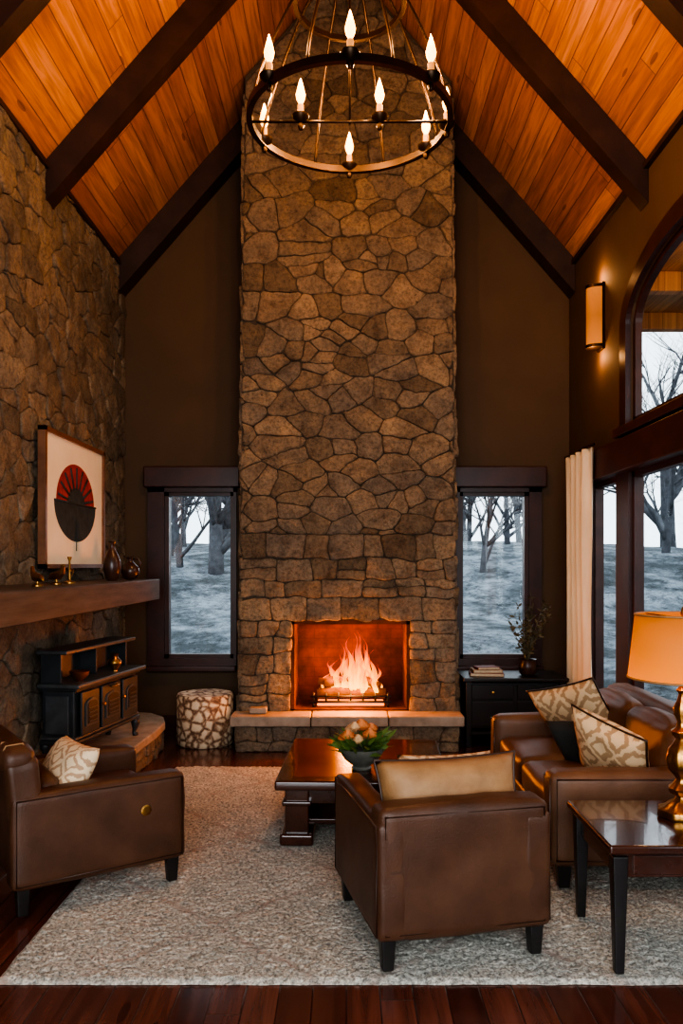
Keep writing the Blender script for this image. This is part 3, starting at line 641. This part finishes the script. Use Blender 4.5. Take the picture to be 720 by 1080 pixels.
for i in range(20):
    a = rp.uniform(0, 6.28); sp_ = rp.uniform(.08, .22); hh = rp.uniform(.3, .62); pts = [Vector((0, 0, .1))]
    for k in range(1, 7):
        t = k/6; pts.append(Vector((math.cos(a)*sp_*t**1.4, math.sin(a)*min(sp_, .2)*t**1.4, .1+hh*t))+Vector((rp.uniform(-.01, .01),)*3))
    A.add(*tubegeo(pts, [.0045-.0005*k for k in range(7)], 5))
    for k in range(2, 7):
        for _ in range(3): leafquad(B, pts[k], Vector((rp.uniform(-1, 1), rp.uniform(-1, 1), rp.uniform(-.4, .8))), rp.uniform(.04, .065), .010, rp)
A.obj('stems', DRYL, pp_, True); mk('leaves', B.v, B.f, DRYL, pp_)

def curtain(name, xc, y0, y1, z0, z1, amp=.04, folds=4):
    vs, fs = [], []; nu, nv = folds*16, 36
    for j in range(nv+1):
        t = j/nv; z = z1+(z0-z1)*t
        for i in range(nu+1):
            u = i/nu; gather = .82+.18*abs(2*t-1)**1.5
            y = (y0+y1)/2+(u-.5)*(y1-y0)*gather+.02*math.sin(t*4+u*3)
            x = xc+amp*math.sin(u*folds*2*math.pi+.9*math.sin(t*3))*(.55+.45*t)+amp*.25*math.sin(u*23+t*6)
            vs.append((x, y, z))
    for j in range(nv):
        for i in range(nu): a = j*(nu+1)+i; fs.append((a, a+1, a+nu+2, a+nu+1))
    e = empty(name); o = mk('cloth', vs, fs, CURT, e, True); m = o.modifiers.new('s', 'SOLIDIFY'); m.thickness = .004
    tube('rod', [(xc-.0, y0-.08, z1+.01), (xc-.0, y1+.06, z1+.01)], .012, BRONZ, e)
    tube('bracket', [(xc, (y0+y1)/2, z1+.01), (WX-.11, (y0+y1)/2, z1+.01)], .008, BRONZ, e)
curtain('curtain', 2.0, 6.60, 7.3, .06, 2.56); curtain('curtain', 2.03, 4.15, 4.75, .06, 2.58, .028, 5)
sn = empty('wall_sconce', (WX, 6.79, 3.68))
box('back_plate', (-.012, 0, 0), (.024, .14, .56), BRONZ, sn, .004); 
vs, fs = [], []; n = 16
for z in (-.24, .24):
    for i in range(n+1): a = math.pi*i/n; vs.append((-.024-.11*math.sin(a), .075*math.cos(a), z))
for i in range(n): fs.append((i, i+1, n+2+i, n+1+i))
fs += [tuple(range(n+1)), tuple(reversed(range(n+1, 2*n+2)))]
fixn(mk('shade', vs, fs, SCONG, sn, False))
for z in (-.25, .25):
    A = Acc(); A.prism([(-.024-.118*math.sin(math.pi*i/n), .082*math.cos(math.pi*i/n)) for i in range(n+1)], z-.012, z+.012, 'z'); A.obj('cap', BRONZ, sn)

# ================================================================== RUG
nx, ny = 290, 300; rx0, rx1, ry0, ry1 = -1.34, 1.80, 3.06, 6.32
vs, fs = [], []
for j in range(ny+1):
    for i in range(nx+1):
        u, v_ = i/nx, j/ny; x = rx0+(rx1-rx0)*u; y = ry0+(ry1-ry0)*v_
        edge = min(i, nx-i, j, ny-j); z = .017
        if edge > 0: z += .005*noise.noise(Vector((x*38, y*38, 0)))+.004*R.uniform(-1, 1)-(.008 if edge == 1 else 0)
        else: x += .006*noise.noise(Vector((x*9, y*9, 0))); y += .006*noise.noise(Vector((x*9, y*9, 5))); z = .002
        vs.append((x, y, min(.0245, max(z, .002))))
for j in range(ny):
    for i in range(nx): a = j*(nx+1)+i; fs.append((a, a+1, a+nx+2, a+nx+1))
mk('area_rug', vs, fs, RUGM, None, True)
RZ = .0248
# ================================================================== ARMCHAIRS
def armchair(loc, rz, W, D, armh, backh, tuft=False):
    e = empty('armchair', (*loc, RZ), rz); ta = .13; tb = .15
    box('base', (0, .01, .21), (W-.04, D-.06, .16), LEATH, e, .02)
    for sg in (-1, 1):
        soft('arm', (sg*(W/2-ta/2), .0, .12+(armh-.12)/2), (ta, D, armh-.12), LEATH, e, .008, .03, n=18, seed=sg)
        x = sg*(W/2-.004); yb, yf, z0, z1 = -D/2+.02, D/2-.02, .145, armh-.022
        tube('arm_piping', [(x, yb, z0), (x, yf, z0), (x, yf, z1), (x, yb, z1)], .005, PIPE, e, 6, True)
    soft('back', (0, -D/2+tb/2, .12+(backh-.12)/2), (W-.02, tb, backh-.12), LEATH, e, .012, .035, rot=(.0 if not tuft else .10, 0, 0), n=20)
    x, z0, z1, y = W/2-.035, .15, backh-.03, -D/2+.004
    if not tuft: tube('back_piping', [(-x, y, z0), (x, y, z0), (x, y, z1), (-x, y, z1)], .005, PIPE, e, 6, True)
    soft('seat_cushion', (0, .05, .36), (W-2*ta-.005, D-tb-.02, .15), LEATH, e, .03, .04, wr=.008, n=16)
    soft('back_cushion', (0, -D/2+tb+.05, .47), (W-2*ta-.01, .12, .22), LEATH, e, .03, .05, rot=(.10, 0, 0))
    if tuft:
        soft('rolled_back_top', (0, -D/2+.035, backh-.01), (W-.03, .16, .13), LEATH, e, .01, .06)
        for i in range(9):
            xx = -W/2+.07+i*(W-.14)/8
            tube('channel_seam', [(xx, -D/2-.05, backh-.02), (xx, -D/2-.01, backh+.055), (xx, -D/2+.06, backh+.058), (xx, -D/2+.115, backh-.02)], .004, GOLDF, e, 6)
    for sx in (-1, 1):
        for sy in (-1, 1): box('leg', (sx*(W/2-.055), sy*(D/2-.055), .065), (.06, .06, .13), BLACKW, e, .006, 2, taper=.75)
    return e
ac = armchair((.385, 3.53), math.radians(13), .73, .78, .59, .635)
pillow('pillow_gold', .64, .38, .19, GOLDF, (.02, -.15, .575), (math.radians(74), 0, .04), ac, PIPE)
pillow('pillow_rear', .44, .36, .13, IKAT2, (.08, .03, .56), (math.radians(64), 0, -.05), ac)
lc = armchair((-1.36, 4.10), math.radians(-55), .80, .82, .545, .71, True)
lathe('medallion', [(.0, -.004), (.022, -.004), (.026, 0), (.026, .004), (.018, .006), (.016, .003), (0, .003)], BRASS, (.405, .2, .39), lc, 20, (0, math.pi/2, 0))
pillow('pillow_patterned', .42, .36, .15, IKAT2, (.08, -.10, .535), (math.radians(58), 0, .1), lc)
# ================================================================== SOFA
so = empty('leather_sofa', (1.45, 4.67, RZ), math.pi/2); W, D = 1.62, .94
box('base', (0, 0, .2), (W-.06, D-.06, .18), LEATHS, so, .02)
for sg in (-1, 1):
    soft('arm', (sg*(W/2-.08), .0, .12+.225), (.16, D, .45), LEATHS, so, .01, .045, n=18, seed=3+sg)
    x = sg*(W/2-.004)
    tube('arm_piping', [(x, -D/2+.03, .15), (x, D/2-.03, .15), (x, D/2-.03, .54), (x, -D/2+.03, .54)], .005, PIPE, so, 6, True)
    y = D/2-.002; xa, xb = sg*(W/2-.025), sg*(W/2-.135)
    tube('arm_front_piping', [(xa, y, .15), (xb, y, .15), (xb, y, .54), (xa, y, .54)], .005, PIPE, so, 6, True)
soft('back', (0, -D/2+.09, .12+.33), (W-.04, .18, .66), LEATHS, so, .012, .06, n=16)
for sg in (-1, 1):
    soft('seat_cushion', (sg*.325, .07, .36), (.64, .74, .17), LEATHS, so, .03, .045, seed=sg, wr=.006, n=16)
    soft('back_cushion', (sg*.325, -.22, .575), (.64, .17, .36), LEATHS, so, .035, .06, rot=(.16, 0, 0), seed=sg+9, wr=.005, n=16)
    tube('seat_seam', [(sg*.325-.3, .435, .36), (sg*.325+.3, .435, .36)], .005, PIPE, so, 6)
for sx in (-1, 1):
    for sy in (-1, 1): box('leg', (sx*(W/2-.08), sy*(D/2-.08), .06), (.07, .07, .12), BLACKW, so, .006, 2, taper=.75)
pillow('pillow_far', .52, .47, .17, IKAT, (.40, .0, .62), (math.radians(62), math.radians(16), math.radians(38)), so, PIPE)
pillow('pillow_dark', .42, .40, .13, DARKF, (-.16, .09, .54), (math.radians(60), math.radians(10), math.radians(35)), so)
pillow('pillow_near', .47, .44, .16, IKAT, (-.43, .05, .575), (math.radians(62), math.radians(-14), math.radians(35)), so, PIPE)
# ================================================================== COFFEE TABLE
ct = empty('coffee_table', (.11, 5.0, RZ), math.radians(-2)); w, d, h = .98, 1.10, .37
box('top', (0, 0, h-.025), (w, d, .055), TABLEW, ct, .012, 3)
x, y = w/2-.12, d/2-.12
box('apron', (0, -y-.02, h-.095), (w-.3, .03, .10), TABLEW, ct, .004); box('apron', (0, y+.02, h-.095), (w-.3, .03, .10), TABLEW, ct, .004); box('apron', (-x-.02, 0, h-.095), (.03, d-.3, .10), TABLEW, ct, .004); box('apron', (x+.02, 0, h-.095), (.03, d-.3, .10), TABLEW, ct, .004)
for sx in (-1, 1):
    for sy in (-1, 1):
        box('leg', (sx*x, sy*y, .185), (.135, .135, .30), TABLEW, ct, .01); box('leg_collar', (sx*x, sy*y, .235), (.165, .165, .03), TABLEW, ct, .01); box('foot', (sx*x, sy*y, .035), (.19, .19, .068), TABLEW, ct, .016)
box('lower_shelf', (0, 0, .11), (w-.26, d-.26, .03), TABLEW, ct, .005)
fb = empty('flower_bowl', (.09, 4.74, RZ+h+.003))
lathe('bowl', [(.055, 0), (.06, .008), (.05, .018), (.10, .06), (.135, .11), (.14, .13), (.132, .128), (.1, .075), (0, .06)], BOWLM, (0, 0, 0), fb, 40)
rb = random.Random(9); A = Acc()
for i in range(130):
    a = rb.uniform(0, 6.28); d_ = Vector((math.cos(a), math.sin(a), rb.uniform(.0, .9))); p = Vector((math.cos(a)*rb.uniform(.02, .11), math.sin(a)*rb.uniform(.02, .11), rb.uniform(.11, .17)))
    leafquad(A, p, d_, rb.uniform(.07, .14), rb.uniform(.016, .026), rb)
mk('foliage', A.v, A.f, LEAF, fb)
def rose(c, r, mat):
    A = Acc()
    for ring, (k, tilt, rr) in enumerate(((5, .25, 1.0), (5, .55, .8), (4, .85, .58), (3, 1.15, .36))):
        for i in range(k):
            a = 2*math.pi*i/k+ring*.6; vs = []
            for s in range(6):
                for t in range(5):
                    th_ = a+(s/5-.5)*2*math.pi/k*1.35; q = t/4; rad = r*rr*(.25+.75*math.sin(q*math.pi*.55)); z = r*(-.5+1.25*q*(.45+.5*tilt))-((s/5-.5)**2)*r*.5
                    vs.append((c[0]+rad*math.cos(th_), c[1]+rad*math.sin(th_), c[2]+z))
            A.add(vs, [(s*5+t, s*5+t+1, (s+1)*5+t+1, (s+1)*5+t) for s in range(5) for t in range(4)])
    mk('rose', A.v, A.f, mat, fb, True)
for x, y, z, r, m in ((-.08, -.05, .20, .046, ROSE), (-.02, -.08, .185, .04, ROSE2), (.05, -.05, .21, .046, ROSE), (.1, -.02, .18, .036, ROSE2), (0, .02, .25, .048, ROSE), (-.06, .05, .22, .04, ROSE2), (.06, .05, .225, .04, ROSE), (-.11, .0, .175, .032, ROSE), (-.04, -.02, .25, .035, ROSE2)):
    rose((x, y, z), r, m)
# ================================================================== SIDE TABLE + LAMP
se = empty('side_table', (1.34, 3.36, RZ)); w, d, h = .68, .60, .505
box('top', (0, 0, h-.018), (w, d, .036), TABLEW, se, .01, 3)
box('apron_box', (0, 0, h-.085), (w-.08, d-.08, .10), TABLEW, se, .004); box('drawer_front', (0, -d/2+.038, h-.085), (w-.2, .012, .075), TABLEW, se, .004)
lathe('knob', [(.006, 0), (.006, .015), (.014, .02), (.012, .03), (0, .033)], BRASS, (0, -d/2+.035, h-.085), se, 14, (math.pi/2, 0, 0))
for sx in (-1, 1):
    for sy in (-1, 1): box('leg', (sx*(w/2-.05), sy*(d/2-.05), (h-.05)/2), (.06, .06, h-.05), BLACKW, se, .005, 2, taper=.6)
tl = empty('table_lamp', (1.43, 3.42, RZ+h+.001))
prof = [(.10, 0), (.105, .012), (.10, .03), (.075, .04), (.06, .055), (.035, .07), (.03, .085), (.055, .1), (.06, .12), (.04, .14), (.03, .155), (.034, .17), (.06, .2), (.07, .24), (.062, .28), (.04, .31), (.03, .33), (.045, .345), (.05, .36), (.03, .375), (.024, .40), (.036, .43), (.04, .46), (.026, .49), (.018, .52), (.03, .535), (.014, .55), (.01, .60), (.01, .66)]
lathe('base', prof, BRASS, (0, 0, 0), tl, 48, flute=.06, nf=8)
o = lathe('shade', [(.225, .585), (.195, .855)], SHADE, (0, 0, 0), tl, 48, cap=False)
m = o.modifiers.new('s', 'SOLIDIFY'); m.thickness = .004
tube('shade_trim', [(.226*math.cos(a/24*math.pi), .226*math.sin(a/24*math.pi), .586) for a in range(48)], .005, GOLDF, tl, 6, True)
tube('shade_trim', [(.196*math.cos(a/24*math.pi), .196*math.sin(a/24*math.pi), .854) for a in range(48)], .005, GOLDF, tl, 6, True)
for k in range(3):
    a = k*2.094; tube('spider', [(0, 0, .84), (.195*math.cos(a), .195*math.sin(a), .85)], .003, BRASS, tl, 6)
tube('harp', [(0, 0, .6), (.05, 0, .66), (.055, 0, .76), (0, 0, .84)], .003, BRASS, tl, 6); lathe('finial', [(.004, .84), (.012, .86), (.008, .88), (0, .895)], BRASS, (0, 0, 0), tl, 16)
lathe('bulb', [(.012, .62), (.03, .67), (.032, .7), (.02, .73), (0, .74)], PM('lamp_bulb', (1, .8, .5), None, 3, .5, emit=(1, .6, .28), estr=8), (0, 0, 0), tl, 20)

# ================================================================== CHANDELIER
ch = empty('ring_chandelier', (.02, 4.6, 0)); CZ, CR, UZ2, UR2 = 4.13, .57, 4.80, .31
def band(name, r, z, hh, tk):
    lathe(name, [(r-tk, z-hh), (r+tk, z-hh), (r+tk, z+hh), (r-tk, z+hh), (r-tk, z-hh)], BRONZ, (0, 0, 0), ch, 72, cap=False)
band('main_ring', CR, CZ, .02, .016); band('upper_ring', UR2, UZ2, .016, .013); band('hub_ring', .1, 5.32, .012, .01)
for i in range(8):
    a = math.pi/8+i*math.pi/4; pts = []
    for t in range(13):
        q = t/12; r = CR+(UR2-CR)*q**1.3; z = CZ+(UZ2-CZ)*q; pts.append((r*math.cos(a), r*math.sin(a), z))
    for t in range(1, 9):
        q = t/8; r = UR2+(.1-UR2)*math.sin(q*math.pi/2); z = UZ2+(5.32-UZ2)*q; pts.append((r*math.cos(a), r*math.sin(a), z))
    tube('stay_rod', pts, .008, BRONZ, ch, 8)
    tube('hub_rod', [(.1*math.cos(a), .1*math.sin(a), 5.32), (0, 0, 5.5)], .006, BRONZ, ch, 6)
tube('cross_bar', [(-CR, 0, CZ-.005), (CR, 0, CZ-.005)], .008, BRONZ, ch, 8)
tube('centre_rod', [(0, 0, CZ-.02), (0, 0, 5.5)], .006, BRONZ, ch, 8)
zt = 5.5; k = 0
while zt < RIDGE-.42:
    pts = []
    for q in range(12):
        a = q/12*2*math.pi; u = .016*math.cos(a); w_ = .034*math.sin(a); pts.append((u, 0, w_+zt+.03) if k % 2 else (0, u, w_+zt+.03))
    tube('chain_link', pts, .004, BRONZ, ch, 6, True); zt += .055; k += 1
lathe('canopy', [(.02, RIDGE-.46), (.06, RIDGE-.42), (.07, RIDGE-.362)], BRONZ, (0, 0, 0), ch, 24)
cand = [(CR*math.cos(math.radians(a)), CR*math.sin(math.radians(a)), CZ) for a in (8, 35, 90, 154, 222, 270, 318)]+[(-.28, 0, CZ), (.17, 0, CZ)]
for x, y, z in cand:
    lathe('candle_cup', [(.012, -.05), (.02, -.03), (.012, -.015), (.045, .012), (.05, .03), (.045, .03), (.02, .018)], BRONZ, (x, y, z), ch, 20)
    lathe('candle', [(.018, .015), (.018, .09), (.010, .095)], CANDLE, (x, y, z), ch, 14)
    lathe('flame_bulb', [(.008, .092), (.024, .125), (.028, .15), (.018, .19), (.008, .225), (0, .245)], BULB, (x, y, z), ch, 14)

# ================================================================== OUTSIDE
def hz(x, y):
    d = max(0, max(y-9, abs(x)-3.5, -3-y)); t = min(1, d/17); t = t*t*(3-2*t)
    return -.25+2.5*t+.6*noise.noise(Vector((x*.12, y*.12, 0)))*min(1, d/5)+.12*noise.noise(Vector((x*.6, y*.6, 2)))
vs, fs = [], []; n = 110; x0, x1, y0, y1 = -38, 42, -25, 55
for j in range(n+1):
    for i in range(n+1): x = x0+(x1-x0)*i/n; y = y0+(y1-y0)*j/n; vs.append((x, y, hz(x, y)-.05))
for j in range(n):
    for i in range(n): a = j*(n+1)+i; fs.append((a, a+1, a+n+2, a+n+1))
mk('snowy_ground', vs, fs, SNOW, None, True)
def treemesh(seed, h, r0, lean=0, fork=1):
    rt = random.Random(seed); A = Acc()
    def br_(p, d, L, r, lev):
        pts = [p.copy()]; rr = [r]; n = 5
        for k in range(n):
            d = (d+Vector((rt.uniform(-.16, .16), rt.uniform(-.16, .16), rt.uniform(-.02, .1)))*(1 if lev else .4)).normalized()
            p = p+d*L/n; pts.append(p.copy()); rr.append(r*(1-.55*(k+1)/n))
        A.add(*tubegeo(pts, rr, 9 if lev < 2 else 4))
        if lev < 4:
            nb_ = (8, 5, 4, 3)[lev]
            for q in range(nb_):
                k = rt.randint(1 if lev == 0 and fork else 2, n); a = rt.uniform(0, 6.28); o = d.orthogonal().normalized(); o.rotate(Matrix.Rotation(a, 3, d)); nd = (d*rt.uniform(.4, 1)+o*rt.uniform(.5, 1)+Vector((0, 0, .15))).normalized()
                br_(pts[k].copy(), nd, L*rt.uniform(.45, .7), rr[k]*.6, lev+1)
    br_(Vector((0, 0, -.3)), Vector((lean, 0, 1)).normalized(), h*.5, r0, 0)
    me = bpy.data.meshes.new('bare_tree'); me.from_pydata(A.v, [], A.f); me.materials.append(BARK)
    for p in me.polygons: p.use_smooth = True
    return me
TM = [treemesh(1, 9, .26, .05), treemesh(2, 5.5, .10, -.1), treemesh(5, 7, .14, .05), treemesh(8, 4.5, .08, .1)]
for x, y, m, s, rz in ((-3.15, 19.5, 0, .8, 0), (-4.1, 20, 1, 1, 1), (-4.8, 22, 2, .9, 2), (-6.0, 26, 2, 1.1, 3), (-4.4, 30, 0, 1, 4), (-7.2, 30, 3, 1.5, 1), (-5.4, 27, 3, 1.4, 2), (-5.2, 24, 1, 1.1, 5),
                     (3.3, 19.5, 3, 1.1, .4), (4.8, 24, 1, 1, 2), (5.6, 26, 2, .8, 3), (4.2, 28, 3, 1.4, 5), (7.0, 31, 1, 1.2, 1), (4.6, 31, 3, 1.5, 2),
                     (7.5, 15.5, 2, .9, 0), (9, 18, 2, 1.1, 2), (6.2, 12.6, 3, 1, 1), (8.3, 21, 1, 1.2, 3), (11, 19, 2, 1, 4), (10, 25, 0, 1, 2), (13, 22, 1, 1.4, 1), (14, 27, 2, 1.3, 3), (6.6, 10.6, 3, 1, 5)):
    o = bpy.data.objects.new('bare_tree', TM[m]); COL.objects.link(o); o.location = (x, y, hz(x, y)-.1); o.scale = (s, s, s); o.rotation_euler = (0, 0, rz)
po = empty('timber_porch')
box('roof_boards', (3.35, 5.6, 4.3), (1.9, 7.0, .06), PORCH, po)
for yy in (3.2, 4.6, 6.0, 7.4, 8.6): box('joist', (3.35, yy, 4.18), (1.9, .12, .18), PORCH, po, .01)
box('beam', (4.15, 5.6, 4.05), (.16, 7.0, .24), PORCH, po, .01)
for yy in (4.2, 6.6, 8.9): box('post', (4.15, yy, 1.86), (.16, .16, 4.2), PORCH, po, .01)

# ================================================================== LIGHTS
def light(name, typ, loc, e, colr, r=.05, rot=None, size=None, parent=None):
    L = bpy.data.lights.new(name, typ); L.energy = e; L.color = colr
    if typ in ('POINT', 'SPOT'): L.shadow_soft_size = r
    if typ == 'AREA': L.shape = 'RECTANGLE'; L.size, L.size_y = size
    o = bpy.data.objects.new(name, L); COL.objects.link(o); o.location = loc
    if rot: o.rotation_euler = rot
    if parent: o.parent = parent
    return o
for i, (x, y, z) in enumerate(cand): light('candle_light', 'POINT', (x, y, z+.29), 19, (1, .54, .23), .03, parent=ch)
light('lamp_light', 'POINT', (0, 0, .70), 12, (1, .5, .2), .04, parent=tl)
light('sconce_light', 'POINT', (-.09, 0, .33), 4, (1, .5, .2), .03, parent=sn)
light('sconce_light', 'POINT', (-.09, 0, -.33), 4, (1, .5, .2), .03, parent=sn)
light('fire_light', 'POINT', (.04, 7.2, .74), 66, (1, .22, .025), .08)
light('fire_light', 'POINT', (.04, 6.98, .62), 30, (1, .36, .08), .1)
light('porch_fill', 'POINT', (3.3, 5.6, 3.7), 60, (1, .6, .3), .1)  # added point lamp without a fixture, warms the porch timbers
light('front_area_fill', 'AREA', (0, YF+.05, 2.0), 250, (.94, .97, 1), rot=(math.radians(72), 0, 0), size=(3.2, 3.0))  # added area lamp just inside the unseen front wall, standing in for daylight
w = bpy.data.worlds.new('World'); sc.world = w; w.use_nodes = True
bg = w.node_tree.nodes['Background']; bg.inputs[0].default_value = (.78, .91, 1, 1); bg.inputs[1].default_value = 2.5
# ================================================================== CAMERA
cd = bpy.data.cameras.new('camera'); cd.lens = 850/1080*36; cd.sensor_width = 36; cd.sensor_fit = 'AUTO'; cd.shift_x = -5/1080; cd.shift_y = 55/1080
co = bpy.data.objects.new('camera', cd); COL.objects.link(co); co.location = (0, 0, 1.6); co.rotation_euler = (math.pi/2, 0, 0); sc.camera = co
sc.view_settings.view_transform = 'AgX'
try: sc.view_settings.look = 'AgX - High Contrast'
except Exception as ex: print(ex)
sc.view_settings.exposure = .12
